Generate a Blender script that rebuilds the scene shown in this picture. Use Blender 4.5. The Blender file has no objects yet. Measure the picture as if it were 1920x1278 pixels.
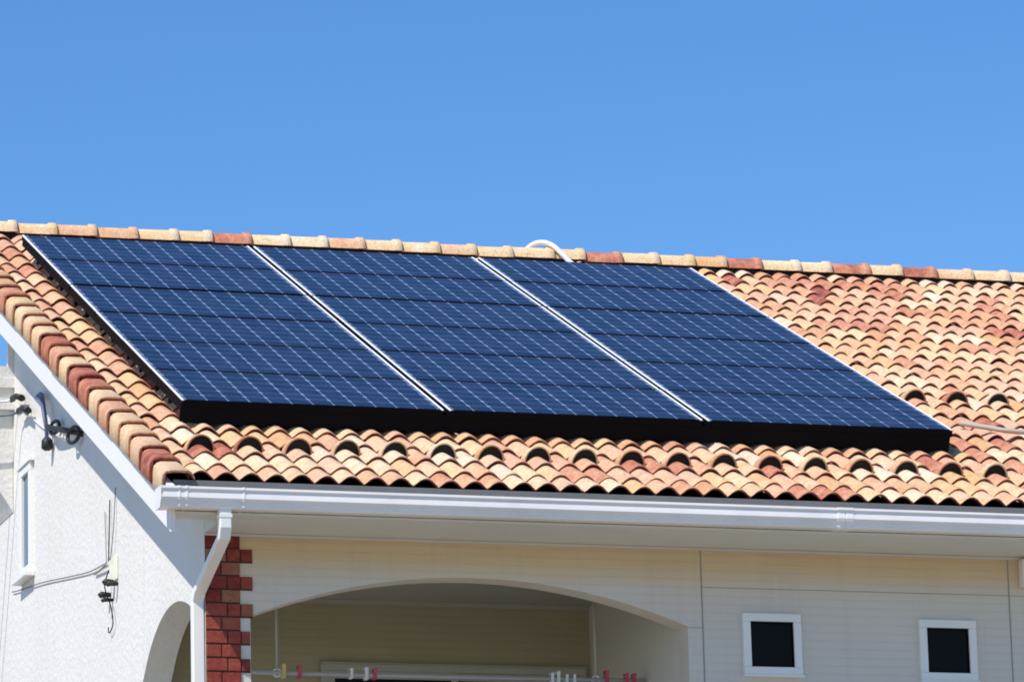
import bpy, math, random
from mathutils import Vector, Matrix
random.seed(7)
SC = bpy.context.scene
COL = SC.collection
R = math.radians
PITCH = 0.4319
CP, SP, TP = math.cos(PITCH), math.sin(PITCH), math.tan(PITCH)

# ------------------------------------------------------------------ helpers
class MB:
    def __init__(s):
        s.v = []; s.f = []; s.t = []; s.sm = []
    def vert(s, p, t=0.5):
        s.v.append(tuple(p)); s.t.append(t); return len(s.v) - 1
    def face(s, idx, smooth=False):
        s.f.append(tuple(idx)); s.sm.append(smooth)
    def quad(s, a, b, c, d, t=0.5):
        i = [s.vert(p, t) for p in (a, b, c, d)]; s.face(i)
    def box(s, x0, x1, y0, y1, z0, z1, t=0.5, M=None):
        P = [(x, y, z) for z in (z0, z1) for y in (y0, y1) for x in (x0, x1)]
        if M is not None: P = [M(*p) for p in P]
        i = [s.vert(p, t) for p in P]
        for q in ((0, 2, 3, 1), (4, 5, 7, 6), (0, 1, 5, 4), (2, 6, 7, 3), (0, 4, 6, 2), (1, 3, 7, 5)):
            s.face([i[k] for k in q])
    def tube(s, pts, r, n=10, t=0.5, caps=True):
        pts = [Vector(p) for p in pts]; rings = []
        prev = None
        for k, p in enumerate(pts):
            d = (pts[min(k + 1, len(pts) - 1)] - pts[max(k - 1, 0)]).normalized()
            if prev is None:
                a = d.orthogonal().normalized()
            else:
                a = (prev - d * prev.dot(d)).normalized()
            prev = a; b = d.cross(a)
            rr = r[k] if isinstance(r, (list, tuple)) else r
            rings.append([s.vert(p + (a * math.cos(2 * math.pi * j / n) + b * math.sin(2 * math.pi * j / n)) * rr, t) for j in range(n)])
        for A, B in zip(rings[:-1], rings[1:]):
            for j in range(n):
                s.face((A[j], A[(j + 1) % n], B[(j + 1) % n], B[j]), True)
        if caps:
            s.face(rings[0][::-1]); s.face(rings[-1])
    def sweep(s, prof, pts, t=0.5):
        """prof: list of (a,b); pts: list of (origin, A, B) frames"""
        rings = [[s.vert(Vector(o) + Vector(A) * a + Vector(B) * b, t) for a, b in prof] for o, A, B in pts]
        n = len(prof)
        for P, Q in zip(rings[:-1], rings[1:]):
            for j in range(n): s.face((P[j], P[(j + 1) % n], Q[(j + 1) % n], Q[j]))
        s.face(rings[0][::-1]); s.face(rings[-1])
    def build(s, name, mat, parent=None, bevel=0, fix=True):
        me = bpy.data.meshes.new(name)
        me.from_pydata(s.v, [], s.f); me.update()
        for p, m in zip(me.polygons, s.sm): p.use_smooth = m
        at = me.attributes.new('tint', 'FLOAT', 'POINT')
        at.data.foreach_set('value', s.t)
        me.materials.append(mat)
        if fix:
            import bmesh
            bm = bmesh.new(); bm.from_mesh(me); bmesh.ops.recalc_face_normals(bm, faces=bm.faces); bm.to_mesh(me); bm.free()
        o = bpy.data.objects.new(name, me); COL.objects.link(o)
        if parent: o.parent = parent
        if bevel:
            b = o.modifiers.new('bevel', 'BEVEL'); b.width = bevel; b.segments = 2; b.limit_method = 'ANGLE'; b.angle_limit = R(40)
        return o

def tag(o, label=None, cat=None, group=None, kind=None):
    if label: o['label'] = label
    if cat: o['category'] = cat
    if group: o['group'] = group
    if kind: o['kind'] = kind
    return o
def empty(name, loc=(0, 0, 0), parent=None):
    o = bpy.data.objects.new(name, None); o.location = loc; COL.objects.link(o)
    if parent: o.parent = parent
    o.empty_display_size = 0.2
    return o
def roofpt(X, V, h): return Vector((X, V * CP - h * SP, V * SP + h * CP))

# ------------------------------------------------------------------ materials
def mat(name, col=(0.5, 0.5, 0.5), rough=0.6, metal=0.0, spec=0.5):
    m = bpy.data.materials.new(name); m.use_nodes = True
    b = m.node_tree.nodes['Principled BSDF']
    b.inputs['Base Color'].default_value = (*col, 1)
    b.inputs['Roughness'].default_value = rough
    b.inputs['Metallic'].default_value = metal
    b.inputs['Specular IOR Level'].default_value = spec
    return m
class N:
    def __init__(s, m):
        s.nt = m.node_tree; s.b = s.nt.nodes['Principled BSDF']
    def n(s, typ, **kw):
        x = s.nt.nodes.new(typ)
        for k, v in kw.items(): setattr(x, k, v)
        return x
    def l(s, a, b): s.nt.links.new(a, b)
    def obj(s): return s.n('ShaderNodeTexCoord').outputs['Object']
    def noise(s, vec, scale, detail=4, rough=0.55, dist=0.0):
        x = s.n('ShaderNodeTexNoise'); x.inputs['Scale'].default_value = scale
        x.inputs['Detail'].default_value = detail; x.inputs['Roughness'].default_value = rough
        x.inputs['Distortion'].default_value = dist
        s.l(vec, x.inputs['Vector']); return x.outputs['Fac']
    def math(s, op, a, b=None, c=None, clamp=False):
        x = s.n('ShaderNodeMath', operation=op); x.use_clamp = clamp
        for i, q in enumerate((a, b, c)):
            if q is None: continue
            if isinstance(q, (int, float)): x.inputs[i].default_value = q
            else: s.l(q, x.inputs[i])
        return x.outputs[0]
    def mix(s, f, a, b):
        x = s.n('ShaderNodeMix', data_type='RGBA')
        for i, q in ((0, f), (6, a), (7, b)):
            if isinstance(q, (int, float)): x.inputs[i].default_value = q
            elif isinstance(q, tuple): x.inputs[i].default_value = (*q, 1)
            else: s.l(q, x.inputs[i])
        return x.outputs[2]
    def ramp(s, f, stops):
        x = s.n('ShaderNodeValToRGB'); e = x.color_ramp.elements
        while len(e) < len(stops): e.new(0.5)
        for q, (p, c) in zip(e, stops): q.position = p; q.color = (*c, 1)
        s.l(f, x.inputs[0]); return x.outputs[0]
    def map(s, f, a, b, c, d):
        x = s.n('ShaderNodeMapRange'); s.l(f, x.inputs[0])
        for i, q in enumerate((a, b, c, d)): x.inputs[i + 1].default_value = q
        return x.outputs[0]
    def bump(s, h, strength=0.3, dist=0.01):
        x = s.n('ShaderNodeBump'); x.inputs['Strength'].default_value = strength; x.inputs['Distance'].default_value = dist
        s.l(h, x.inputs['Height']); s.l(x.outputs[0], s.b.inputs['Normal'])
    def xyz(s, v):
        x = s.n('ShaderNodeSeparateXYZ'); s.l(v, x.inputs[0]); return x.outputs

# clay tile : per tile tint + flashed mottling + lichen specks
m_tile = mat('clay_tile', rough=0.75, spec=0.3); q = N(m_tile)
at = q.n('ShaderNodeAttribute', attribute_name='tint')
v = q.obj()
n1 = q.noise(v, 7, 3, 0.6, 0.4); n2 = q.noise(v, 60, 5, 0.7); n3 = q.noise(v, 22, 3, 0.6)
t = q.math('ADD', at.outputs['Fac'], q.math('MULTIPLY', q.math('SUBTRACT', n1, 0.5), 0.75))
t = q.math('ADD', t, q.math('MULTIPLY', q.math('SUBTRACT', n3, 0.5), 0.35), clamp=True)
c = q.ramp(t, [(0.0, (0.25, 0.065, 0.05)), (0.2, (0.48, 0.17, 0.105)), (0.40, (0.60, 0.30, 0.175)), (0.60, (0.67, 0.42, 0.25)), (0.80, (0.72, 0.54, 0.33)), (1.0, (0.76, 0.65, 0.47))])
wnt = q.n('ShaderNodeTexWhiteNoise', noise_dimensions='1D'); q.l(at.outputs['Fac'], wnt.inputs['W'])
keep = q.map(at.outputs['Fac'], 0.22, 0.45, 0, 1)
c = q.mix(q.math('MULTIPLY', keep, q.map(wnt.outputs[0], 0.55, 1.0, 0, 0.55)), c, (0.68, 0.42, 0.16))
c = q.mix(q.math('MULTIPLY', keep, q.map(wnt.outputs[0], 0.40, 0.0, 0, 0.45)), c, (0.66, 0.36, 0.27))
lich = q.noise(v, 38, 4, 0.65)
c = q.mix(q.map(lich, 0.60, 0.70, 0, 0.55), c, (0.26, 0.22, 0.16))
dark = q.map(n2, 0.32, 0.56, 0.62, 1.04)
dd = q.n('ShaderNodeMix', data_type='RGBA', blend_type='MULTIPLY'); dd.inputs[0].default_value = 1
q.l(c, dd.inputs[6]); q.l(dark, dd.inputs[7]); q.l(dd.outputs[2], q.b.inputs['Base Color'])
q.bump(n2, 0.35, 0.004)

# stucco
m_stucco = mat('white_stucco', rough=0.9, spec=0.2); q = N(m_stucco); v = q.obj()
big = q.noise(v, 0.8, 4, 0.6); mid = q.noise(v, 22, 4, 0.6, 0.15); fine = q.noise(v, 90, 4, 0.6)
c = q.mix(q.map(big, 0.35, 0.7, 0, 1), (0.70, 0.68, 0.635), (0.745, 0.725, 0.685))
mp = q.n('ShaderNodeMapping'); mp.inputs['Scale'].default_value = (8, 8, 0.7); q.l(v, mp.inputs[0])
streak = q.noise(mp.outputs[0], 1.6, 4, 0.6)
c = q.mix(q.map(streak, 0.56, 0.72, 0, 0.22), c, (0.52, 0.49, 0.43))
q.l(c, q.b.inputs['Base Color'])
q.bump(q.math('ADD', q.map(mid, 0.42, 0.62, 0, 1), q.math('MULTIPLY', fine, 0.35)), 0.32, 0.008)

def paint(name, col, rough=0.45, dirt=0.12, dcol=(0.35, 0.32, 0.28), spec=0.4):
    m = mat(name, col, rough, spec=spec); q = N(m); v = q.obj()
    a = q.noise(v, 3.0, 6, 0.65); b = q.noise(v, 45, 3, 0.6)
    f = q.math('MULTIPLY', q.map(a, 0.45, 0.8, 0, 1), dirt * 2.2, clamp=True)
    f = q.math('ADD', f, q.math('MULTIPLY', q.map(b, 0.55, 0.8, 0, 1), dirt), clamp=True)
    q.l(q.mix(f, col, dcol), q.b.inputs['Base Color'])
    q.bump(b, 0.06, 0.003)
    return m
m_board = paint('white_board_paint', (0.80, 0.775, 0.735), 0.55, 0.03, (0.42, 0.43, 0.42))
m_gutter = paint('gutter_plastic', (0.84, 0.80, 0.76), 0.36, 0.10, spec=0.5)
m_pipe = paint('downspout_plastic', (0.84, 0.81, 0.76), 0.35, 0.04, spec=0.5)
m_soffit = paint('soffit_paint', (0.66, 0.635, 0.57), 0.7, 0.06)
m_fascia = paint('fascia_paint', (0.17, 0.17, 0.165), 0.7, 0.1)
m_trim = paint('window_trim', (0.80, 0.80, 0.75), 0.4, 0.05)
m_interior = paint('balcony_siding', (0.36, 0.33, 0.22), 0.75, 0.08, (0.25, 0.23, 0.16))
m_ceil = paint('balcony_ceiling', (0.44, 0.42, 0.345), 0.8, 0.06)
m_side = paint('balcony_paint', (0.66, 0.62, 0.53), 0.8, 0.06)
m_sealant = mat('grey_sealant', (0.30, 0.28, 0.26), 0.8)
m_dark = mat('dark_void', (0.012, 0.01, 0.01), 0.9)
m_black = mat('black_metal', (0.004, 0.004, 0.006), 0.6, spec=0.06)
m_rubber = mat('black_rubber', (0.015, 0.015, 0.017), 0.55)
m_bluecable = mat('blue_grey_cable', (0.10, 0.12, 0.22), 0.45)
m_silver = mat('anodised_aluminium', (0.86, 0.87, 0.90), 0.4, 0.0)
m_pane = mat('dark_glass', (0.004, 0.004, 0.004), 0.25, spec=0.12); m_pane.node_tree.nodes['Principled BSDF'].inputs['IOR'].default_value = 1.45
m_pane2 = mat('frosted_glass', (0.09, 0.14, 0.22), 0.25)
m_conduit = paint('white_conduit', (0.78, 0.77, 0.76), 0.45, 0.06)
m_yellow = mat('yellow_plastic', (0.72, 0.50, 0.16), 0.5)
m_cream = paint('cream_plastic', (0.82, 0.80, 0.64), 0.6, 0.04)
m_red = mat('red_plastic', (0.55, 0.06, 0.10), 0.45)
m_white = mat('white_plastic', (0.75, 0.74, 0.70), 0.5)
m_green = mat('green_plastic', (0.10, 0.32, 0.2), 0.5)
m_wood = paint('grey_concrete', (0.45, 0.44, 0.42), 0.9, 0.15)

# horizontal lap siding on the facade with tan bounce light under the eave mixed into the colour
m_siding = mat('pale_siding', rough=0.75, spec=0.3); q = N(m_siding); v = q.obj(); o = q.xyz(v)
mp = q.n('ShaderNodeMapping'); mp.inputs['Scale'].default_value = (0.5, 1, 6); q.l(v, mp.inputs[0])
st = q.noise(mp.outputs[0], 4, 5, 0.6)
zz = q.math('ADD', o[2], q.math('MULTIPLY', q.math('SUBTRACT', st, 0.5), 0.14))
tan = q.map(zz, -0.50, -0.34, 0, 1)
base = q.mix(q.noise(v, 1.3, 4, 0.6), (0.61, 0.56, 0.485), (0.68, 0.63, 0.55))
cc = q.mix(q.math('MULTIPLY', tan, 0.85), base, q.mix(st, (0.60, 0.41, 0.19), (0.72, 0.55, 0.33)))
fr = q.math('FRACT', q.math('MULTIPLY', o[2], 1 / 0.052))
gr = q.map(q.math('ABSOLUTE', q.math('SUBTRACT', fr, 0.5)), 0.40, 0.5, 0, 1)
cc = q.mix(q.math('MULTIPLY', gr, 0.10), cc, (0.2, 0.18, 0.15))
mp2 = q.n('ShaderNodeMapping'); mp2.inputs['Scale'].default_value = (9, 9, 0.5); q.l(v, mp2.inputs[0])
cc = q.mix(q.map(q.noise(mp2.outputs[0], 1.4, 5, 0.65), 0.52, 0.75, 0, 0.15), cc, (0.36, 0.33, 0.28))
q.l(cc, q.b.inputs['Base Color'])
q.bump(q.math('SUBTRACT', q.math('MULTIPLY', q.noise(v, 60, 3), 0.2), gr), 0.25, 0.004)

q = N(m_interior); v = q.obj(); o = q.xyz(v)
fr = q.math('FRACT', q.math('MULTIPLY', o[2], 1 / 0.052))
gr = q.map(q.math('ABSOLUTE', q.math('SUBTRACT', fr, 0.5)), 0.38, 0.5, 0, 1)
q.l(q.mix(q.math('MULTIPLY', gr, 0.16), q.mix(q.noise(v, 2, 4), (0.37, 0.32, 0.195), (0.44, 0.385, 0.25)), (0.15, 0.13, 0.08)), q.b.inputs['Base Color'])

# brick
m_brick = mat('brick', rough=0.85, spec=0.25); q = N(m_brick); v = q.obj()
at = q.n('ShaderNodeAttribute', attribute_name='tint')
t = q.math('ADD', at.outputs['Fac'], q.math('MULTIPLY', q.math('SUBTRACT', q.noise(v, 18, 4, 0.6), 0.5), 0.6), clamp=True)
c = q.ramp(t, [(0, (0.08, 0.015, 0.015)), (0.35, (0.21, 0.032, 0.026)), (0.7, (0.36, 0.08, 0.05)), (1, (0.34, 0.17, 0.11))])
n2 = q.noise(v, 90, 4, 0.7)
dd = q.n('ShaderNodeMix', data_type='RGBA', blend_type='MULTIPLY'); dd.inputs[0].default_value = 1
q.l(c, dd.inputs[6]); q.l(q.map(n2, 0.3, 0.55, 0.6, 1.0), dd.inputs[7]); q.l(dd.outputs[2], q.b.inputs['Base Color'])
q.bump(n2, 0.6, 0.006)
m_mortar = mat('mortar', (0.07, 0.035, 0.03), 0.95)

# photovoltaic laminate, local coordinates: x across 12 cells, y along 6 cells
PW, PL = 1.6785, 0.8856
m_pv = mat('solar_cells', rough=0.12, spec=0.5); q = N(m_pv); v = q.obj(); o = q.xyz(v)
inx0, inx1 = 0.030, PW - 0.030
iny0, iny1 = 0.018, PL - 0.030
cw = (inx1 - inx0) / 12; ch = (iny1 - iny0) / 6
ux = q.math('DIVIDE', q.math('SUBTRACT', o[0], inx0), cw); uy = q.math('DIVIDE', q.math('SUBTRACT', o[1], iny0), ch)
fx = q.math('ABSOLUTE', q.math('SUBTRACT', q.math('FRACT', ux), 0.5)); fy = q.math('ABSOLUTE', q.math('SUBTRACT', q.math('FRACT', uy), 0.5))
gx = q.map(fx, 0.5 - 0.0045 / cw, 0.5 - 0.0022 / cw, 0, 1)
gy = q.map(fy, 0.5 - 0.0042 / ch, 0.5 - 0.0025 / ch, 0, 1)
dia = q.map(q.math('ADD', fx, fy), 0.875, 0.895, 0, 1)
g = q.math('MAXIMUM', q.math('MULTIPLY', gx, 0.66), q.math('MAXIMUM', q.math('MULTIPLY', gy, 0.35), dia), clamp=True)
bus = q.math('ABSOLUTE', q.math('SUBTRACT', q.math('FRACT', q.math('MULTIPLY', uy, 3)), 0.5))
busm = q.map(bus, 0.02, 0.05, 0.07, 0)
rowm = q.n('ShaderNodeObjectInfo')
wn = q.n('ShaderNodeTexWhiteNoise', noise_dimensions='3D')
cx = q.n('ShaderNodeCombineXYZ'); q.l(q.math('FLOOR', ux), cx.inputs[0]); q.l(q.math('FLOOR', uy), cx.inputs[1]); q.l(rowm.outputs['Random'], cx.inputs[2]); q.l(cx.outputs[0], wn.inputs[0])
cell = q.mix(wn.outputs[0], (0.006, 0.013, 0.026), (0.014, 0.026, 0.050))
cell = q.mix(q.map(q.noise(v, 4, 3, 0.6), 0.45, 0.75, 0, 0.5), cell, (0.045, 0.035, 0.10))
cell = q.mix(q.map(q.noise(v, 11, 4, 0.7), 0.5, 0.8, 0, 0.35), cell, (0.06, 0.09, 0.13))
cell = q.mix(busm, cell, (0.20, 0.25, 0.38))
q.l(q.mix(g, cell, (0.32, 0.40, 0.60)), q.b.inputs['Base Color'])
q.b.inputs['IOR'].default_value = 1.28
nn = q.noise(v, 2.5, 3)
q.l(q.map(nn, 0.3, 0.7, 0.10, 0.22), q.b.inputs['Roughness'])

m_ground = mat('ground_concrete', rough=0.95); q = N(m_ground); v = q.obj()
q.l(q.mix(q.noise(v, 0.4, 8, 0.65), (0.26, 0.235, 0.19), (0.35, 0.32, 0.26)), q.b.inputs['Base Color'])

# ------------------------------------------------------------------ camera
cam = bpy.data.cameras.new('camera'); co = bpy.data.objects.new('camera', cam); COL.objects.link(co)
f_ = Vector((math.sin(0.309111) * math.cos(0.221706), math.cos(0.309111) * math.cos(0.221706), math.sin(0.221706)))
r_ = Vector((math.cos(0.309111), -math.sin(0.309111), 0)); u_ = r_.cross(f_)
ro = -0.0263763
r2 = r_ * math.cos(ro) + u_ * math.sin(ro); u2 = -r_ * math.sin(ro) + u_ * math.cos(ro)
M = Matrix((r2, u2, -f_)).transposed().to_4x4()
M.translation = Vector((1.8953422, 0, 0.8910042)) - f_ * 28.2631573
co.matrix_world = M
cam.sensor_width = 36; cam.lens = 165.330; cam.clip_end = 2000; cam.clip_start = 0.5
SC.camera = co
SC.cycles.filter_width = 1.8

# ------------------------------------------------------------------ light
sd = Vector((-0.715, -0.42, 1.0)).normalized()
sun = bpy.data.lights.new('sun', 'SUN'); so = bpy.data.objects.new('sun', sun); COL.objects.link(so)
so.rotation_euler = sd.to_track_quat('Z', 'Y').to_euler(); so.location = sd * 30
sun.energy = 5.0; sun.angle = R(0.53); sun.color = (1.0, 0.945, 0.86)
w = bpy.data.worlds.new('World'); SC.world = w; w.use_nodes = True
nt = w.node_tree; bg = nt.nodes['Background']
sky = nt.nodes.new('ShaderNodeTexSky'); sky.sky_type = 'NISHITA'; sky.sun_disc = False
sky.sun_elevation = math.asin(sd.z); sky.sun_rotation = math.atan2(sd.x, sd.y)
sky.air_density = 1.0; sky.dust_density = 0.0; sky.ozone_density = 4.0; sky.altitude = 0
hs = nt.nodes.new('ShaderNodeHueSaturation'); hs.inputs['Hue'].default_value = 0.507; hs.inputs['Saturation'].default_value = 1.27; hs.inputs['Value'].default_value = 1.33
nt.links.new(sky.outputs[0], hs.inputs['Color']); nt.links.new(hs.outputs[0], bg.inputs[0]); bg.inputs[1].default_value = 0.12
SC.view_settings.view_transform = 'Standard'; SC.view_settings.look = 'None'
SC.view_settings.exposure = 0; SC.view_settings.gamma = 1

# ------------------------------------------------------------------ ground
g = MB(); g.quad((-1500, -1500, -7), (1500, -1500, -7), (1500, 1500, -7), (-1500, 1500, -7))
tag(g.build('ground', m_ground), 'pale concrete ground around the house', 'ground', kind='structure')

# ================================================================== HOUSE
house = tag(empty('house', (4.6, 3.4, -7)), 'white stucco house with clay tile roof, brick corner and arched balcony', 'house')
HL = Vector((4.6, 3.4, -7))
def H(mb, name, m, parent=None, bevel=0):
    """part in world coordinates, parented to the house (or to one of its parts)"""
    o = mb.build(name, m, None, bevel)
    p = parent or house
    o.parent = p
    if p is house: o.location = -HL
    return o
XE, YR = 9.6, 6.93          # right end of the roof, ridge
WX, FY = 0.13, 0.60         # gable wall plane, front wall plane
WYE = 6.30                  # rear end of the gable wall

# ---- tile field (one surface, tiles are its relief)
P = 0.153; EXP = 0.3203; V0 = 0.04; NROW = 24
def prof(t, A=0.062):
    c = math.cos(math.pi * t)
    return A * (math.sqrt(c * c * 0.97 + 0.03) ** 0.82 - 1.0) + 0.002
def region_tint(X, V):
    return 0.63 - 0.10 * min(1, max(0, (X - 5.0) / 3)) + 0.05 * math.sin(X * 1.7 + V * 0.9)
tiles = MB()
NX = 10
ncol = int((XE + 0.08) / P)
for k in range(NROW):
    V = V0 + k * EXP if k else 0.135
    Vtop = min(V0 + (k + 1) * EXP + 0.03, 7.62)
    if V > 7.5: break
    tt = None
    for i in range(ncol):
        xc = i * P
        if tt is None or random.random() < 0.72:
            r_v = random.random()
            tt = region_tint(xc, V) + random.gauss(0, 0.15) + (-0.20 if r_v < 0.13 else 0.16 if r_v > 0.88 else 0)
            tt = min(1.0, max(0.05, tt))
        dh = random.gauss(0, 0.0024); dv = random.gauss(0, 0.005); sk = random.gauss(0, 0.003)
        th = 0.011
        svals = [0.0, 0.012, EXP * 0.5, Vtop - V]
        top = []
        for si, s in enumerate(svals):
            row = []
            for j in range(NX + 1):
                t = -0.5 + j / NX
                h = prof(t) - 0.024 * s / EXP + dh - (0.0035 if si == 0 else 0)
                row.append(tiles.vert(roofpt(xc + t * P * 1.015 + sk * s / EXP, V + dv + s, h), tt))
            top.append(row)
        for a, b in zip(top[:-1], top[1:]):
            for j in range(NX): tiles.face((a[j], a[j + 1], b[j + 1], b[j]), True)
        # butt edge and a strip of underside, shade put into their low tint
        e0, e1, e2 = [], [], []
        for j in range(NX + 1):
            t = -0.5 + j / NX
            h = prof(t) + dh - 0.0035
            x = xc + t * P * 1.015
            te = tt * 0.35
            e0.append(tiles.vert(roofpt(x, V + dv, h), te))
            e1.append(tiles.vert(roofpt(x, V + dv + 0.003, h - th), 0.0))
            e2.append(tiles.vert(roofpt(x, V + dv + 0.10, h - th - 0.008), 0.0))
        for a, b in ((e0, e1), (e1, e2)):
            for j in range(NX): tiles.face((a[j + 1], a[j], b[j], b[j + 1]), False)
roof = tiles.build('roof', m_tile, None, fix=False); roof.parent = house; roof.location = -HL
RP = roof
def RR(mb, name, m, bevel=0):
    o = mb.build(name, m, None, bevel); o.parent = roof; return o
dk = MB()
dk.sweep([(0.15, -0.105), (7.60, -0.105), (7.60, -0.20), (0.15, -0.20)], [((x, 0, 0), (0, CP, SP), (0, -SP, CP)) for x in (-0.20, XE)])
RR(dk, 'roof_deck', m_dark)

# ---- verge tiles
VT = [0.78, 0.14, 0.74, 0.72, 0.70, 0.45, 0.74, 0.20, 0.16, 0.76, 0.42, 0.18, 0.70, 0.74, 0.78, 0.72, 0.30, 0.45, 0.6, 0.35, 0.7, 0.5, 0.6, 0.7]
for k in range(NROW):
    V = V0 + k * EXP - 0.01
    if V > 7.4: break
    b = MB(); tnt = VT[k] + random.gauss(0, 0.03)
    jx = random.gauss(0, 0.0025)
    # section in (X, h); flank hangs vertically so shift V with h
    sec = [(-0.062, -0.020), (-0.082, 0.012), (-0.105, 0.024), (-0.20, 0.022), (-0.228, 0.014), (-0.246, -0.006), (-0.252, -0.035), (-0.254, -0.118)]
    def ring(s, off, drop):
        out = []
        for j, (x, h) in enumerate(sec):
            # offset inward for thickness
            x2 = x + (off if j >= 5 else off * 0.5 if j == 4 else 0); h2 = h - (off if j < 5 else off * 0.3)
            if j == 7: h2 = h
            o_ = roofpt(x2 + jx, V + s, h2 - drop)
            if j >= 5:   # flank ends cut vertically
                o_ = o_ + Vector((0, -0.0, 0)) + Vector((0, SP * (h2 - sec[5][1]) * CP, SP * (h2 - sec[5][1]) * SP))
            out.append(o_)
        return out
    L = EXP + 0.025
    a = [b.vert(p, tnt) for p in ring(0, 0, 0)]; a2 = [b.vert(p, 0.0) for p in ring(0.004, 0, 0.017)]  # lower butt ring tinted dark to paint the gap shadow
    c = [b.vert(p, tnt) for p in ring(L, 0, 0.026)]
    c2 = [b.vert(p, tnt) for p in ring(L, 0, 0.026 + 0.014)]
    # widen the lower end outwards, tuck the upper end in
    for idx, dx in ((a, -0.010), (a2, -0.010)):
        for j in range(4, 8):
            p = b.v[idx[j]]; b.v[idx[j]] = (p[0] + dx + (0.018 if idx is a2 and j >= 5 else 0), p[1], p[2])
    for j in range(4, 8):
        p = b.v[c[j]]; b.v[c[j]] = (p[0] + 0.008, p[1], p[2])
        p = b.v[c2[j]]; b.v[c2[j]] = (p[0] + 0.026, p[1], p[2])
    n = len(sec)
    for j in range(n - 1):
        b.face((a[j], a[j + 1], c[j + 1], c[j]), True)
        b.face((a[j + 1], a[j], a2[j], a2[j + 1]))
        b.face((a2[j + 1], a2[j], c2[j], c2[j + 1]), True)
    b.face((a[n - 1], a2[n - 1], c2[n - 1], c[n - 1]))
    RR(b, 'verge_tile', m_tile)

# ---- ridge tiles
RJ = [-0.33, -0.03, 0.27, 0.57, 0.87, 1.18, 1.49, 1.75, 2.05, 2.35, 2.64, 2.93, 3.22, 3.52, 3.81, 4.10, 4.43, 4.68, 4.98, 5.28, 5.57, 5.83, 6.12, 6.44, 6.70, 7.02, 7.29, 7.58, 7.89, 8.20, 8.50, 8.80, 9.10, 9.40, 9.70]
RT = [0.8, 0.85, 0.78, 0.62, 0.55, 0.88, 0.9, 0.22, 0.92, 0.86, 0.58, 0.82, 0.72, 0.66, 0.82, 0.8, 0.8, 0.18, 0.85, 0.8, 0.5, 0.2, 0.92, 0.85, 0.22, 0.82, 0.2, 0.68, 0.85, 0.85, 0.5, 0.8, 0.3, 0.8]
RJ = [x for x in RJ if x >= -0.34]
RZ = 3.180; RY = 6.93
for i in range(len(RJ) - 1):
    x0, x1 = RJ[i], RJ[i + 1] + 0.012
    if x0 < -0.3: x0 = -0.27
    tnt = RT[min(i, len(RT) - 1)]
    b = MB(); n = 14
    jz = random.gauss(0, 0.003)
    st = [(x0, 0.080), (x1 - 0.062, 0.084), (x1 - 0.056, 0.095), (x1 - 0.008, 0.098), (x1, 0.092)]
    rings = []
    for x, r in st:
        rings.append([b.vert((x, RY - r * 1.0 * math.cos(math.pi * j / n), RZ + jz + r * 0.98 * math.sin(math.pi * j / n) ** 0.9 - (0.012 if j in (0, n) else 0)), tnt + (0.1 if r > 0.09 else 0)) for j in range(n + 1)])
    inner = [b.vert((x1, RY - 0.076 * math.cos(math.pi * j / n), RZ + jz + 0.074 * math.sin(math.pi * j / n) ** 0.9 - (0.012 if j in (0, n) else 0)), tnt) for j in range(n + 1)]
    inner2 = [b.vert((x0, RY - 0.064 * math.cos(math.pi * j / n), RZ + jz + 0.062 * math.sin(math.pi * j / n) ** 0.9 - (0.012 if j in (0, n) else 0)), tnt) for j in range(n + 1)]
    for A, B in list(zip(rings[:-1], rings[1:])) + [(rings[-1], inner), (inner, inner2), (inner2, rings[0])]:
        for j in range(n): b.face((A[j], A[j + 1], B[j + 1], B[j]), not (B is inner2))
    RR(b, 'ridge_tile', m_tile)
# dark mortar bed beneath the ridge
b = MB(); b.box(-0.2, XE, RY - 0.045, RY + 0.05, RZ - 0.16, RZ + 0.03)
RR(b, 'ridge_bed', m_dark)

# ---- snow guards
def guard(X, V, tnt):
    b = MB(); n = 14
    rx, rz = 0.088, 0.104
    def arc(s, rx, rz, base, t=tnt):
        return [b.vert(roofpt(X - rx * math.cos(math.pi * j / n), V + s, base + rz * math.sin(math.pi * j / n)), t) for j in range(n + 1)]
    fo = arc(0, rx, rz, -0.052); fi = arc(0.0, rx - 0.008, rz - 0.009, -0.052)
    m1 = arc(0.05, rx * 0.98, rz * 0.93, -0.054); m2 = arc(0.11, rx * 0.88, rz * 0.72, -0.062); bk = arc(0.22, rx * 0.5, 0.03, -0.08)
    bi = arc(0.02, rx - 0.008, rz - 0.009, -0.052)
    for X_ in (bi,): b.face(X_)
    for A, B in ((fi, fo), (fo, m1), (m1, m2), (m2, bk), (bi, fi)):
        for j in range(n): b.face((A[j], A[j + 1], B[j + 1], B[j]), A is not fi)
    o = RR(b, 'snow_guard', m_tile); o.data.materials.append(m_dark); o.data.polygons[0].material_index = 1  # closing plate coloured black for the shade inside the hood
for m in range(31):
    X = 0.153 + m * 0.3055
    if X < XE - 0.1: guard(X + 0.012, 0.875 + random.gauss(0, 0.004), min(1, max(0.1, 0.6 + random.gauss(0, 0.2))))
for m in range(13):
    X = 5.655 + m * 0.3055
    if X < XE - 0.1: guard(X + 0.008, 3.07 + random.gauss(0, 0.004), min(1, max(0.1, 0.6 + random.gauss(0, 0.2))))

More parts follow.
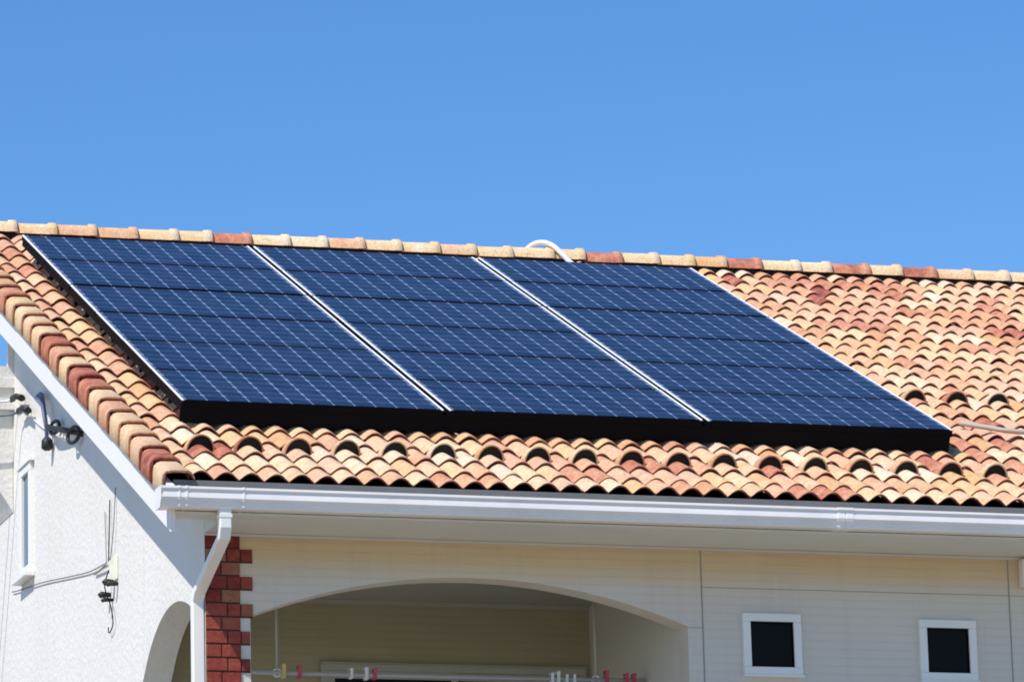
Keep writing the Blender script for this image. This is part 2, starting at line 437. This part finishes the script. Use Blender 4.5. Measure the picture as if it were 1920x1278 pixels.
# ---- gable wall with side arch
def arched_wall(U0, U1, ztop, zbot, UA, UB, arch, sill, T0, T1, to3, n=28):
    b = MB()
    us = [U0, UA] + [UA + (UB - UA) * i / n for i in range(1, n)] + [UB, U1]
    for u0, u1 in zip(us[:-1], us[1:]):
        inside = u0 >= UA - 1e-6 and u1 <= UB + 1e-6
        for T in (T0, T1):
            if inside:
                b.quad(to3(u0, T, arch(u0)), to3(u1, T, arch(u1)), to3(u1, T, ztop(u1)), to3(u0, T, ztop(u0)))
                b.quad(to3(u0, T, zbot), to3(u1, T, zbot), to3(u1, T, sill), to3(u0, T, sill))
            else:
                b.quad(to3(u0, T, zbot), to3(u1, T, zbot), to3(u1, T, ztop(u1)), to3(u0, T, ztop(u0)))
        if inside:
            b.quad(to3(u0, T0, arch(u0)), to3(u1, T0, arch(u1)), to3(u1, T1, arch(u1)), to3(u0, T1, arch(u0)))
            b.quad(to3(u0, T0, sill), to3(u1, T0, sill), to3(u1, T1, sill), to3(u0, T1, sill))
        b.quad(to3(u0, T0, ztop(u0)), to3(u1, T0, ztop(u1)), to3(u1, T1, ztop(u1)), to3(u0, T1, ztop(u0)))
    for u in (UA, UB): b.quad(to3(u, T0, sill), to3(u, T1, sill), to3(u, T1, arch(u)), to3(u, T0, arch(u)))
    for u in (U0, U1): b.quad(to3(u, T0, zbot), to3(u, T1, zbot), to3(u, T1, ztop(u)), to3(u, T0, ztop(u)))
    return b
def side_arch(y): return -0.512 - (1.137 - math.sqrt(max(0, 1.137 ** 2 - (y - 1.42) ** 2)))
zt = lambda y: TP * y - 0.30
gw = arched_wall(FY + 0.002, WYE, zt, -7, 0.775, 2.40, side_arch, -2.1, WX, WX + 0.18, lambda u, T, z: (T, u, z))
gw.box(WX, WX + 0.18, WYE + 0.0005, 6.95, -7, 1.45)
gw_o = H(gw, 'gable_wall', m_stucco)
# closed end of the eave box in front of the wall
b = MB()
for T in (WX + 0.001, WX + 0.03):
    i = [b.vert(p) for p in ((T, 0.19, -0.213), (T, FY, -0.213), (T, FY, TP * FY - 0.30))]; b.face(i)
H(b, 'eave_return', m_soffit)

# ---- front wall with the wide arch
def front_arch(x): return -0.450 - (3.75 - math.sqrt(3.75 ** 2 - (x - 1.79) ** 2))
fw = arched_wall(WX + 0.001, XE - 0.3, lambda u: -0.213, -7, 0.405, 3.17, front_arch, -2.1, FY, FY + 0.18, lambda u, T, z: (u, T, z), 40)
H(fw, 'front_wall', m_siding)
for xj in (3.268, 5.318, 7.37):
    b = MB(); b.box(xj - 0.004, xj + 0.004, FY - 0.0025, FY + 0.01, -3, -0.215)
    H(b, 'wall_joint', m_sealant)
b = MB(); b.box(3.272, 5.314, FY - 0.0015, FY + 0.01, -0.4695, -0.4665); b.box(5.322, 7.366, FY - 0.0015, FY + 0.01, -0.4695, -0.4665)
b.box(3.174, 3.264, FY - 0.0015, FY + 0.01, -0.7215, -0.7185)
H(b, 'board_seam', m_sealant)
# other walls closing the volume
b = MB(); b.box(XE - 0.3, XE - 0.12, FY + 0.002, WYE, -7, 0.0)
b.box(WX + 0.18, XE - 0.3, WYE - 0.18, WYE, -7, 2.55)
H(b, 'rear_wall', m_stucco)
b = MB()
for T in (XE - 0.3, XE - 0.12):
    i = [b.vert(p) for p in ((T, FY, 0.001), (T, WYE, 0.001), (T, WYE, zt(WYE)))]; b.face(i)
H(b, 'end_gable', m_stucco)

# ---- brick corner
b = MB(); mo = MB()
for k in range(26):
    z1 = -0.236 - 0.0825 * k; z0 = z1 - 0.0725
    tooth = k % 2 == 1
    xe = 0.346 if not tooth else (0.423 if z1 > -0.70 else 0.403)
    js = [0.262] if tooth else [0.225]
    if xe > 0.4: js.append(0.345)
    xs = [WX - 0.002] + js + [xe]
    for x0, x1 in zip(xs[:-1], xs[1:]):
        tn = min(1, max(0, random.gauss(0.5, 0.24))); jj = random.gauss(0, 0.0015)
        b.box(x0 + 0.004, x1 - 0.004, FY - 0.013 + jj, FY + 0.01, z0, z1, tn)
    mo.box(WX + 0.001, xe - 0.003, FY - 0.006, FY + 0.008, z0 - 0.0095, z1 - 0.0002)
q_o = H(b, 'brick_quoin', m_brick, bevel=0.003); mo2 = H(mo, 'mortar', m_mortar)

# ---- rake board, soffits, fascia
b = MB()
def rakeprism(b, X0, X1, ytop, ybot, y0, y1, cut=None):
    """board following the rake: vertical offsets ytop/ybot below the tile plane"""
    P8 = []
    for x in (X0, X1):
        for y in (y0, y1):
            for off in (ybot, ytop): P8.append(b.vert((x, y, TP * y - off)))
    a = P8
    for f in ((0, 1, 3, 2), (4, 6, 7, 5), (0, 4, 5, 1), (2, 3, 7, 6), (1, 5, 7, 3), (0, 2, 6, 4)): b.face([a[i] for i in f])
rakeprism(b, -0.222, -0.190, 0.06, 0.338, 0.0, 6.98)
H(b, 'rake_board', m_board, bevel=0.003)
b = MB(); rakeprism(b, -0.236, -0.2225, 0.06, 0.165, 0.004, 6.98)
H(b, 'rake_trim', m_board)
b = MB(); rakeprism(b, -0.1895, WX - 0.0, 0.285, 0.305, 0.20, 6.9)
H(b, 'rake_soffit', m_soffit)
b = MB(); b.box(-0.1895, WX, 0.0, 0.19, -0.2235, -0.2115); b.box(WX, XE, 0.0, FY + 0.01, -0.2235, -0.2105)
b.box(WX + 0.002, XE, FY - 0.018, FY - 0.0005, -0.240, -0.2255)
H(b, 'soffit', m_soffit)
b = MB(); b.box(-0.18, XE, 0.080, 0.105, -0.2095, -0.010)
H(b, 'fascia', m_fascia)

# ---- gutter
gp = [(-0.098, -0.082), (-0.112, -0.084), (-0.114, -0.098), (-0.106, -0.104), (-0.104, -0.112), (-0.110, -0.150), (-0.104, -0.164), (-0.092, -0.170), (-0.090, -0.196), (-0.078, -0.206), (0.028, -0.206), (0.040, -0.196), (0.042, -0.085), (0.034, -0.085), (0.034, -0.194), (-0.080, -0.196), (-0.096, -0.150), (-0.096, -0.10)]
b = MB(); b.sweep(gp, [((x, 0, 0), (0, 1, 0), (0, 0, 1)) for x in (-0.298, XE + 0.02)])
gut = H(b, 'gutter', m_gutter)
b = MB(); b.sweep([(-0.113, -0.083), (-0.110, -0.165), (-0.080, -0.209), (0.038, -0.209), (0.040, -0.083)], [((x, 0, 0), (0, 1, 0), (0, 0, 1)) for x in (-0.302, -0.2985)])
cap_ = b.build('gutter_cap', m_gutter); cap_.parent = gut
for xj in (-0.19, -0.145, 0.195, 3.93, 3.985, 7.9):
    b = MB()
    gp2 = [(y - 0.003 if y < 0 else y + 0.002, z - (0.003 if z < -0.15 else -0.002)) for y, z in gp[:13]]
    wd = 0.006 if xj < 3.9 else 0.024
    b.sweep(gp2, [((x, 0, 0), (0, 1, 0), (0, 0, 1)) for x in (xj - wd, xj + wd)])
    o = b.build('gutter_joint', m_gutter); o.parent = gut
# thin shadow gap beside a joint sleeve
# ---- downspout
b = MB()
c_ = 0.093; hw = 0.035
sq = [(-hw, -0.033), (hw, -0.033), (hw, 0.033), (-hw, 0.033)]
path = [((c_, -0.045, -0.20), (1, 0, 0), (0, 1, 0)), ((c_, -0.045, -0.315), (1, 0, 0), (0, 1, 0)), ((c_, -0.015, -0.365), (1, 0, 0), (0, 0.93, 0.4)),
        ((c_ - 0.003, 0.595, -0.585), (1, 0, 0), (0, 0.93, 0.40)), ((c_ - 0.003, 0.638, -0.64), (1, 0, 0), (0, 1, 0.0)), ((c_ - 0.003, 0.638, -6.9), (1, 0, 0), (0, 1, 0))]
b.sweep(sq, path)
dsp = H(b, 'downspout', m_pipe, bevel=0.006)
b = MB()
sq2 = [(-hw - 0.003, -0.036), (hw + 0.003, -0.036), (hw + 0.003, 0.036), (-hw - 0.003, 0.036)]
b.sweep(sq2, [((c_, -0.045, -0.235), (1, 0, 0), (0, 1, 0)), ((c_, -0.045, -0.255), (1, 0, 0), (0, 1, 0))])
o = b.build('pipe_collar', m_pipe); o.parent = dsp
b = MB(); b.sweep(sq2, [((c_ - .003, 0.638, -1.45), (1, 0, 0), (0, 1, 0)), ((c_ - .003, 0.638, -1.50), (1, 0, 0), (0, 1, 0))])
o = b.build('pipe_collar', m_pipe); o.parent = dsp
# second downspout head at the far right of the view
b = MB(); b.box(5.39, 5.475, FY - 0.075, FY - 0.003, -0.415, -0.242)
H(b, 'vent_hood', m_gutter, bevel=0.006)

# ---- square windows
def square_window(x0, x1, z0, z1):
    f = MB(); w_ = 0.050; y0, y1 = FY - 0.030, FY + 0.004
    f.box(x0, x1, y0, y1, z1 - w_, z1); f.box(x0, x1, y0, y1, z0, z0 + w_)
    f.box(x0, x0 + w_, y0 + 0.001, y1, z0 + w_, z1 - w_); f.box(x1 - w_, x1, y0 + 0.001, y1, z0 + w_, z1 - w_)
    fo = H(f, 'window', m_trim, bevel=0.004)
    s = MB(); ww = w_ - 0.002
    for a in ((x0 + ww, x1 - ww, z1 - ww - 0.012, z1 - ww), (x0 + ww, x1 - ww, z0 + ww, z0 + ww + 0.012)):
        s.box(a[0], a[1], FY - 0.014, FY + 0.002, a[2], a[3])
    for a in ((x0 + ww, x0 + ww + 0.011), (x1 - ww - 0.011, x1 - ww)):
        s.box(a[0], a[1], FY - 0.0135, FY + 0.002, z0 + ww + 0.012, z1 - ww - 0.012)
    so_ = s.build('sash', m_black); so_.parent = fo
    p = MB(); p.box(x0 + ww, x1 - ww, FY - 0.006, FY - 0.002, z0 + ww, z1 - ww)
    po = p.build('pane', m_pane); po.parent = fo
    s = MB(); s.box(x0 - 0.008, x1 + 0.008, FY - 0.040, FY - 0.0005, z0 - 0.012, z0 - 0.0005)
    so2 = s.build('sill', m_trim); so2.parent = fo
square_window(3.522, 3.905, -1.006, -0.624)
square_window(4.692, 5.074, -1.018, -0.636)
square_window(6.40, 6.78, -1.018, -0.636)

# ---- slit window in the gable
b = MB(); ya, yb, za, zb = 5.645, 5.878, 0.475, 1.135
X0_, X1_ = WX - 0.028, WX + 0.003
b.box(X0_, X1_, ya - 0.07, yb + 0.07, zb, zb + 0.06); b.box(X0_, X1_, ya - 0.07, yb + 0.07, za - 0.06, za)
b.box(X0_ + 0.001, X1_, ya - 0.07, ya, za, zb); b.box(X0_ + 0.001, X1_, yb, yb + 0.07, za, zb)
sw = H(b, 'window', m_trim, bevel=0.004)
p = MB(); p.box(WX - 0.006, WX - 0.002, ya, yb, za, zb); o = p.build('pane', m_pane2); o.parent = sw
p = MB(); p.box(WX - 0.075, WX - 0.001, ya - 0.11, yb + 0.11, za - 0.098, za - 0.062); o = p.build('sill', m_trim, bevel=0.004); o.parent = sw
p = MB(); p.box(WX - 0.040, WX - 0.001, ya - 0.11, yb + 0.11, zb + 0.062, zb + 0.08); o = p.build('window_head', m_trim); o.parent = sw

# ---- corbelled stack on the rear end of the gable
b = MB(); YB0, YB1 = 6.24, 6.95
def slab(x0, z0, z1, y0=YB0, y1=YB1): b.box(x0, WX - 0.0005, y0, y1, z0, z1)
b.box(0.085, WX - 0.0005, YB0 + 0.002, 6.285, 1.93, 2.55)
slab(-0.30, 1.925, 2.02, YB0 + 0.004); slab(-0.34, 1.86, 1.924, YB0 - 0.018)
slab(-0.28, 1.785, 1.859, YB0 + 0.012); slab(-0.36, 1.70, 1.784, YB0 - 0.02)
# curved corbel below
n = 14
cp = [(WX, 1.699)] + [(WX - 0.40 * math.cos(math.pi / 2 * i / n) ** 0.6 - 0.002 if i < n else WX - 0.002, 1.699 - 0.75 * (i / n) ** 1.0) for i in range(n + 1)]
cp = [(WX - 0.0005, 1.699)] + [(WX - 0.004 - 0.40 * (1 - (i / n) ** 1.5) ** 1.15, 1.699 - 0.74 * (i / n)) for i in range(n + 1)]
b.sweep(cp, [((0, y, 0), (1, 0, 0), (0, 0, 1)) for y in (YB0 + 0.035, YB1)])
H(b, 'corbelled_stack', m_stucco)

# ---- balcony interior
YBK = 2.5
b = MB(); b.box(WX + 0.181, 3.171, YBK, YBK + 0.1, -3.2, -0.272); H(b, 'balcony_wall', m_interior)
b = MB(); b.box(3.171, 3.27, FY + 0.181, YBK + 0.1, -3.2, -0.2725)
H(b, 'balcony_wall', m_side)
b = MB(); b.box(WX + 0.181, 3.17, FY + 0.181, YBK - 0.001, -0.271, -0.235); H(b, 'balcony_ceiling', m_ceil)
b = MB(); b.box(WX + 0.181, 3.17, YBK - 0.014, YBK - 0.0005, -0.30, -0.272); b.box(1.075, 1.083, YBK - 0.004, YBK, -3.2, -0.301)
H(b, 'cornice', m_ceil)
b = MB(); b.box(WX + 0.181, 3.17, FY + 0.181, YBK - 0.001, -3.3, -3.2); H(b, 'balcony_floor', m_wood)
# sliding window on the back wall
b = MB(); b.box(1.345, 3.13, YBK - 0.04, YBK - 0.0006, -0.735, -0.69); b.box(1.345, 3.13, YBK - 0.055, YBK - 0.0005, -0.69, -0.682)
b.box(1.345, 1.39, YBK - 0.04, YBK - 0.0006, -2.9, -0.735); b.box(3.085, 3.13, YBK - 0.04, YBK - 0.0006, -2.9, -0.735)
sl = H(b, 'sliding_window', m_ceil, bevel=0.003)
for x0, x1, y in ((1.39, 2.26, YBK - 0.034), (2.21, 3.085, YBK - 0.018)):
    s = MB(); s.box(x0, x1, y, y + 0.014, -0.785, -0.7365); s.box(x0, x0 + 0.045, y, y + 0.014, -2.9, -0.785); s.box(x1 - 0.045, x1, y, y + 0.014, -2.9, -0.785)
    o = s.build('sash', m_ceil); o.parent = sl
    s = MB(); s.box(x0 + 0.045, x1 - 0.045, y + 0.005, y + 0.009, -2.9, -0.785); o = s.build('pane', m_pane); o.parent = sl

# ================================================================== SOLAR ARRAY
XA, VA, GAP, HG = 0.1545, 1.4391, 0.0367, 0.14
COLN = ['leftmost', 'middle', 'rightmost']
ROWN = ['bottom row over the black skirt', 'second row from the bottom', 'third row from the bottom', 'row just below the wide gap', 'row just above the wide gap', 'top row under the ridge']
basis = Matrix(((1, 0, 0), (0, CP, -SP), (0, SP, CP))).to_4x4()
def make_panel():
    root = empty('solar_panel')
    T = 0.040; fwid = 0.024
    lam = MB(); lam.box(0.0146, PW - 0.0146, 0.008, PLm - 0.008, -0.012, -0.003)
    lam.build('cell_glass', m_pv, root)
    for x0, x1 in ((0, fwid), (PW - fwid, PW)):
        s = MB(); xm = 0.0145 if x0 == 0 else PW - 0.0145
        s.box(min(x0, xm) if x0 == 0 else xm, xm if x0 == 0 else x1, 0.0, PLm, -0.007, 0.0); fr_ = s.build('side_rail', m_silver, root, bevel=0.0015)
        s = MB(); s.box(x0 + 0.001 if x0 == 0 else x0, x1 if x0 == 0 else x1 - 0.001, 0.0005, PLm - 0.0005, -T, -0.0075); s.build('frame_wall', m_black, root)
    for y0, y1 in ((0.0, 0.011), (PLm - 0.011, PLm)):
        s = MB(); s.box(fwid + 0.0005, PW - fwid - 0.0005, y0, y1, -T, -0.0005); s.build('end_rail', m_black, root)
    return root
PLm = PL - 0.013
proto = make_panel(); first = True
for c in range(3):
    for r in range(6):
        if first: o = proto; first = False
        else:
            o = proto.copy(); COL.objects.link(o)
            for ch in proto.children:
                d = ch.copy(); COL.objects.link(d); d.parent = o
        p = roofpt(XA + c * (PW + GAP), VA + r * PL - (0.012 if r < 4 else -0.006), HG + random.gauss(0, 0.001))
        Mx = basis.copy(); Mx.translation = p
        o.matrix_world = Mx
        tag(o, 'blue solar panel in the %s column, %s' % (COLN[c], ROWN[r]), 'solar panel', 'solar panels on the tiled roof')
AX1 = XA + 3 * PW + 2 * GAP
rack = tag(empty('mounting_rack', roofpt(XA, VA, 0)), 'black skirt and rails carrying the solar panels above the tiles', 'mounting rack')
def roofbox(mb, x0, x1, v0, v1, h0, h1): mb.box(x0, x1, v0, v1, h0, h1, 0.5, lambda x, y, z: roofpt(x, y, z) - roofpt(XA, VA, 0))
b = MB(); roofbox(b, XA + 0.002, AX1 - 0.002, VA + 0.012, VA + 0.024, -0.012, 0.0985); b.build('skirt', m_black, rack)
for sx in (XA + 0.002, AX1 - 0.012):
    b = MB(); roofbox(b, sx, sx + 0.010, VA + 0.025, VA + 6 * PL - 0.03, 0.066, 0.0985); b.build('skirt', m_black, rack)  # added side strips, black in place of the shadow under the array
for r in range(6):
    for dv in (0.18, 0.68):
        b = MB(); vv = VA + r * PL + dv
        roofbox(b, XA + 0.03, AX1 - 0.03, vv, vv + 0.04, 0.045, 0.0985); b.build('rail', m_black, rack)
        for kx in range(0, 12):
            if r == 0 or kx == 0 or kx == 11:
                xx = XA + 0.09 + kx * (AX1 - XA - 0.2) / 11
                b = MB(); roofbox(b, xx, xx + 0.04, vv - 0.005, vv + 0.045, -0.05, 0.044); b.build('bracket', m_black, rack)

# ================================================================== CABLES ON ROOF
def smooth(pts, n=8):
    pts = [Vector(p) for p in pts]; out = []
    Q = [pts[0] * 2 - pts[1]] + pts + [pts[-1] * 2 - pts[-2]]
    for i in range(1, len(Q) - 2):
        for k in range(n):
            t = k / n; a, b_, c, d = Q[i - 1:i + 3]
            out.append(0.5 * ((2 * b_) + (c - a) * t + (2 * a - 5 * b_ + 4 * c - d) * t * t + (3 * b_ - a - 3 * c + d) * t ** 3))
    out.append(pts[-1]); return out
b = MB(); b.tube(smooth([(4.20, 7.16, 3.02), (4.22, 7.06, 3.20), (4.285, 6.95, 3.285), (4.36, 6.90, 3.305), (4.43, 6.85, 3.27), (4.50, 6.80, 3.185), (4.555, 6.76, 3.11), (4.60, 6.70, 3.10)]), 0.021, 12)
tag(b.build('cable_conduit', m_conduit), 'white cable conduit looping over the roof ridge above the panels', 'conduit')
b = MB(); b.tube(smooth([roofpt(5.62, 2.16, 0.025), roofpt(5.78, 2.03, 0.03), roofpt(5.92, 1.95, 0.03), roofpt(6.3, 1.93, 0.03), roofpt(8.0, 1.93, 0.03), roofpt(9.4, 1.93, 0.03)]), 0.017, 12)
tag(b.build('roof_conduit', mat('weathered_conduit', (0.46, 0.39, 0.32), 0.7)), 'pale grey conduit running across the tiles right of the panels', 'conduit')

# ================================================================== SERVICE CABLES ON THE GABLE
def tubes(name, mats, parts, label, cat, loc, group=None):
    root = tag(empty(name, loc), label, cat, group)
    for nm, m, pts, r in parts:
        b = MB(); b.tube([Vector(p) - Vector(loc) for p in smooth(pts, 6)], r, 10); b.build(nm, m, root)
    return root
WS = WX - 0.03
# drop wire anchor: bracket, two rings, drooping pair and black splice box
loc = (WX, 4.4, 1.2)
t1 = tubes('cable_anchor', None, [
    ('bracket_arm', m_rubber, [(WX, 3.95, 1.06), (WX - 0.05, 4.2, 1.13), (WX - 0.08, 4.62, 1.235), (WX - 0.06, 4.80, 1.28)], 0.020),
    ('drop_wire', m_bluecable, [(WX - 0.03, 5.28, 1.60), (WX - 0.05, 5.05, 1.56), (WX - 0.06, 4.93, 1.44), (WX - 0.05, 4.90, 1.30), (WX - 0.04, 4.93, 1.215)], 0.014),
    ('drop_wire', m_bluecable, [(WX - 0.05, 5.22, 1.575), (WX - 0.07, 4.98, 1.51), (WX - 0.08, 4.86, 1.40), (WX - 0.07, 4.82, 1.28), (WX - 0.05, 4.85, 1.20)], 0.011),
], 'black cable anchor with two rings and hanging splice box below the rake', 'cable anchor', loc)
def torus(name, m, c, r, rr, root, loc, ax=0.35):
    b = MB(); n = 22; pts = []
    c = Vector(c)
    for i in range(n + 1):
        a = 2 * math.pi * i / n
        pts.append(c + Vector((0.0 * math.cos(a) + r * ax * math.cos(a), -r * 1.9 * math.cos(a) * 1.0, r * math.sin(a))) - Vector(loc))
    b.tube(pts, rr, 8, caps=False); b.build(name, m, root)
torus('ring', m_rubber, (WX - 0.05, 4.62, 1.24), 0.042, 0.012, t1, loc)
torus('ring', m_rubber, (WX - 0.05, 4.02, 1.065), 0.052, 0.013, t1, loc)
b = MB(); b.tube([Vector(p) - Vector(loc) for p in ((WX - 0.045, 4.90, 1.225), (WX - 0.045, 4.90, 1.205), (WX - 0.045, 4.90, 1.15), (WX - 0.045, 4.90, 1.135))], [0.022, 0.038, 0.040, 0.02], 12)
b.build('splice_box', m_rubber, t1)
# clamps
def clamp(y, z, L_, label):
    loc = (WX - 0.01, y, z)
    root = tag(empty('cable_clamp', loc), label, 'cable clamp', 'cable clamps on the gable wall')
    dy, dz = -L_ * 0.80, L_ * 0.16 * -1
    b = MB(); b.tube([(-0.045, 0, 0), (-0.05, dy * 0.4, dz * 0.3 + 0.012), (-0.05, dy, dz)], [0.024, 0.018, 0.025], 12); b.build('clamp_body', m_rubber, root)
    b = MB(); b.tube([(0.008, dy * 0.5, dz * 0.5), (-0.05, dy * 0.5, dz * 0.5)], 0.010, 8); b.build('stud', m_black, root)
    b = MB(); b.tube([(-0.045, 0.06, -0.002), (-0.045, 0.0, 0.0)], 0.016, 10); b.build('grip', m_bluecable, root)
clamp(6.02, 1.735, 0.42, 'blue grey cable clamp beside the corbelled stack, higher of the pair')
clamp(5.80, 1.60, 0.42, 'short black cable clamp just below the blue grey one')
b = MB(); b.tube(smooth([(WX - 0.05, 6.04, 1.735), (WX - 0.2, 6.10, 1.72), (WX - 1.2, 6.1, 1.66), (WX - 4, 6.2, 1.55), (WX - 9, 6.5, 1.7)]), 0.009, 8)
tag(b.build('overhead_wire', m_conduit), 'white overhead wire reaching the upper cable clamp from the left', 'wire', 'overhead service wires')
b = MB(); b.tube(smooth([(WX - 0.05, 5.84, 1.60), (WX - 0.2, 5.95, 1.585), (WX - 1.2, 6.0, 1.50), (WX - 4, 6.2, 1.36), (WX - 9, 6.5, 1.5)]), 0.008, 8)
tag(b.build('overhead_wire', m_bluecable), 'dark overhead wire reaching the lower black clamp from the left', 'wire', 'overhead service wires')
b = MB(); b.tube(smooth([(WX - 0.012, 5.6, 1.52), (WX - 0.012, 5.2, 1.36), (WX - 0.012, 4.6, 1.16), (WX - 0.012, 4.4, 1.12)]), 0.005, 6)
tag(b.build('wall_cable', m_conduit), 'short pale cable sagging under the black splice box', 'cable', 'cables running on the gable wall')
b = MB(); b.tube(smooth([(WX - 0.012, 3.2, 0.055), (WX - 0.012, 3.7, 0.085), (WX - 0.011, 4.3, 0.155), (WX - 0.012, 5.2, 0.27), (WX - 0.012, 6.0, 0.352), (WX - 0.012, 6.28, 0.385)]), 0.0038, 6)
tag(b.build('wall_cable', mat('grey_cable', (0.16, 0.16, 0.16), 0.6)), 'long thin grey cable sagging under the slit window sill', 'cable', 'cables running on the gable wall')
# pale insulator with lead wires
loc = (WX, 3.05, -0.02)
ins = tag(empty('insulator_bracket', loc), 'pale yellow insulator bracket with black bolts and wire tails', 'insulator')
b = MB(); b.box(-0.012, -0.001, -0.13, 0.08, -0.08, 0.08); b.build('backing_plate', m_cream, ins, bevel=0.01)
for yy, zz, r in ((0.10, -0.145, 0.022), (-0.03, -0.085, 0.024), (-0.12, -0.11, 0.018), (0.03, -0.19, 0.015)):
    b = MB(); b.tube([(0.0, yy, zz), (-0.06, yy, zz), (-0.075, yy, zz - 0.01)], [r * 0.7, r, r * 0.8], 10); b.build('bolt', m_rubber, ins)
for pts, m in (([(-0.03, 0.08, 0.06), (-0.02, 0.14, 0.2), (-0.012, 0.20, 0.42)], 0), ([(-0.03, 0.02, 0.06), (-0.02, 0.04, 0.25), (-0.012, 0.05, 0.47)], 1),
                ([(-0.03, -0.03, 0.06), (-0.02, -0.08, 0.25), (-0.012, -0.12, 0.52)], 0), ([(-0.03, 0.02, 0.0), (-0.05, 0.05, -0.1), (-0.03, -0.04, -0.25), (-0.02, -0.05, -0.36), (-0.02, 0.06, -0.40), (-0.02, 0.09, -0.36)], 1)):
    b = MB(); b.tube(smooth(pts), 0.0038, 6); b.build('lead_wire', m_black if m == 1 else m_sealant, ins)
b = MB(); b.tube(smooth([(-0.03, 0.10, 0.055), (-0.02, 0.30, 0.055), (-0.012, 0.52, 0.062)]), 0.007, 8); b.build('cable_end', m_sealant, ins)

# ================================================================== LAUNDRY GEAR IN THE BALCONY
PYc, PZc = 1.40, -0.928
b = MB(); b.tube([(0.62, PYc, PZc), (1.5, PYc, PZc - 0.004), (3.16, PYc, PZc)], 0.012, 12)
tag(b.build('laundry_pole', m_wood), 'white laundry pole hanging across the shaded balcony', 'laundry pole')
for X, lab in ((0.775, 'slim pole hanger at the brick side of the balcony'), (2.835, 'slim pole hanger at the plain wall end of the balcony')):
    root = tag(empty('pole_hanger', (X, PYc, -0.2715)), lab, 'pole hanger', 'pole hangers under the balcony ceiling')
    b = MB(); b.tube([(0, 0, 0), (0, 0, PZc + 0.2715 + 0.035)], 0.008, 8); b.build('rod', m_ceil, root)
    b = MB(); b.tube([(0.024 * math.cos(a), 0, PZc + 0.2715 + 0.024 * math.sin(a)) for a in [math.pi / 2 + 2 * math.pi * i / 16 for i in range(17)]], 0.006, 6); b.build('hook', m_white, root)
    b = MB(); b.box(-0.03, 0.03, -0.03, 0.03, -0.012, -0.0005); b.build('base', m_white, root, bevel=0.003)
def pin(X, m, label, dz=0.0, s=1.0):
    s *= 0.8
    root = tag(empty('clothespin', (X, PYc, PZc)), label, 'clothespin', 'clothespins on the laundry pole')
    for sg in (-1, 1):
        b = MB(); b.sweep([(-0.012 * s, -0.005), (0.012 * s, -0.005), (0.012 * s, 0.005), (-0.012 * s, 0.005)],
                          [((0, sg * 0.022, 0.045 * s + dz), (1, 0, 0), (0, 1, 0)), ((0, sg * 0.014, 0.0), (1, 0, 0), (0, 1, 0)), ((0, sg * 0.018, -0.035 * s), (1, 0, 0), (0, 1, 0))])
        b.build('jaw', m, root, bevel=0.002)
    b = MB(); b.tube([(-0.014 * s, 0, 0.022 * s), (0.014 * s, 0, 0.022 * s)], 0.009, 8); b.build('spring', m_sealant, root)
pin(0.815, m_yellow, 'yellow clothespin beside the hanger at the brick side', 0.01, 1.2)
pin(0.915, m_red, 'red clothespin next to the yellow clothespin', 0.005, 1.2)
pin(1.245, m_white, 'lone white clothespin at the corner of the sliding window')
pin(1.340, m_white, 'white clothespin just left of the rose clothespin', 0.0, 1.2)
pin(1.395, m_red, 'rose clothespin over the left edge of the sliding window', 0.0, 1.1)
pin(2.545, m_white, 'first white clothespin of the row of four', 0.0, 1.0)
pin(2.585, m_white, 'second white clothespin of the row of four', 0.005, 1.1)
pin(2.640, m_white, 'third white clothespin of the row of four', -0.005, 0.9)
pin(2.690, m_white, 'fourth white clothespin, next to the pole hanger', -0.005, 0.9)
pin(2.905, m_red, 'red clothespin right beside the pole hanger', 0.012, 1.3)
pin(3.035, m_red, 'red clothespin second from the end of the pole', 0.0, 1.2)
pin(3.085, m_red, 'red clothespin at the very end of the pole', 0.0, 1.2)
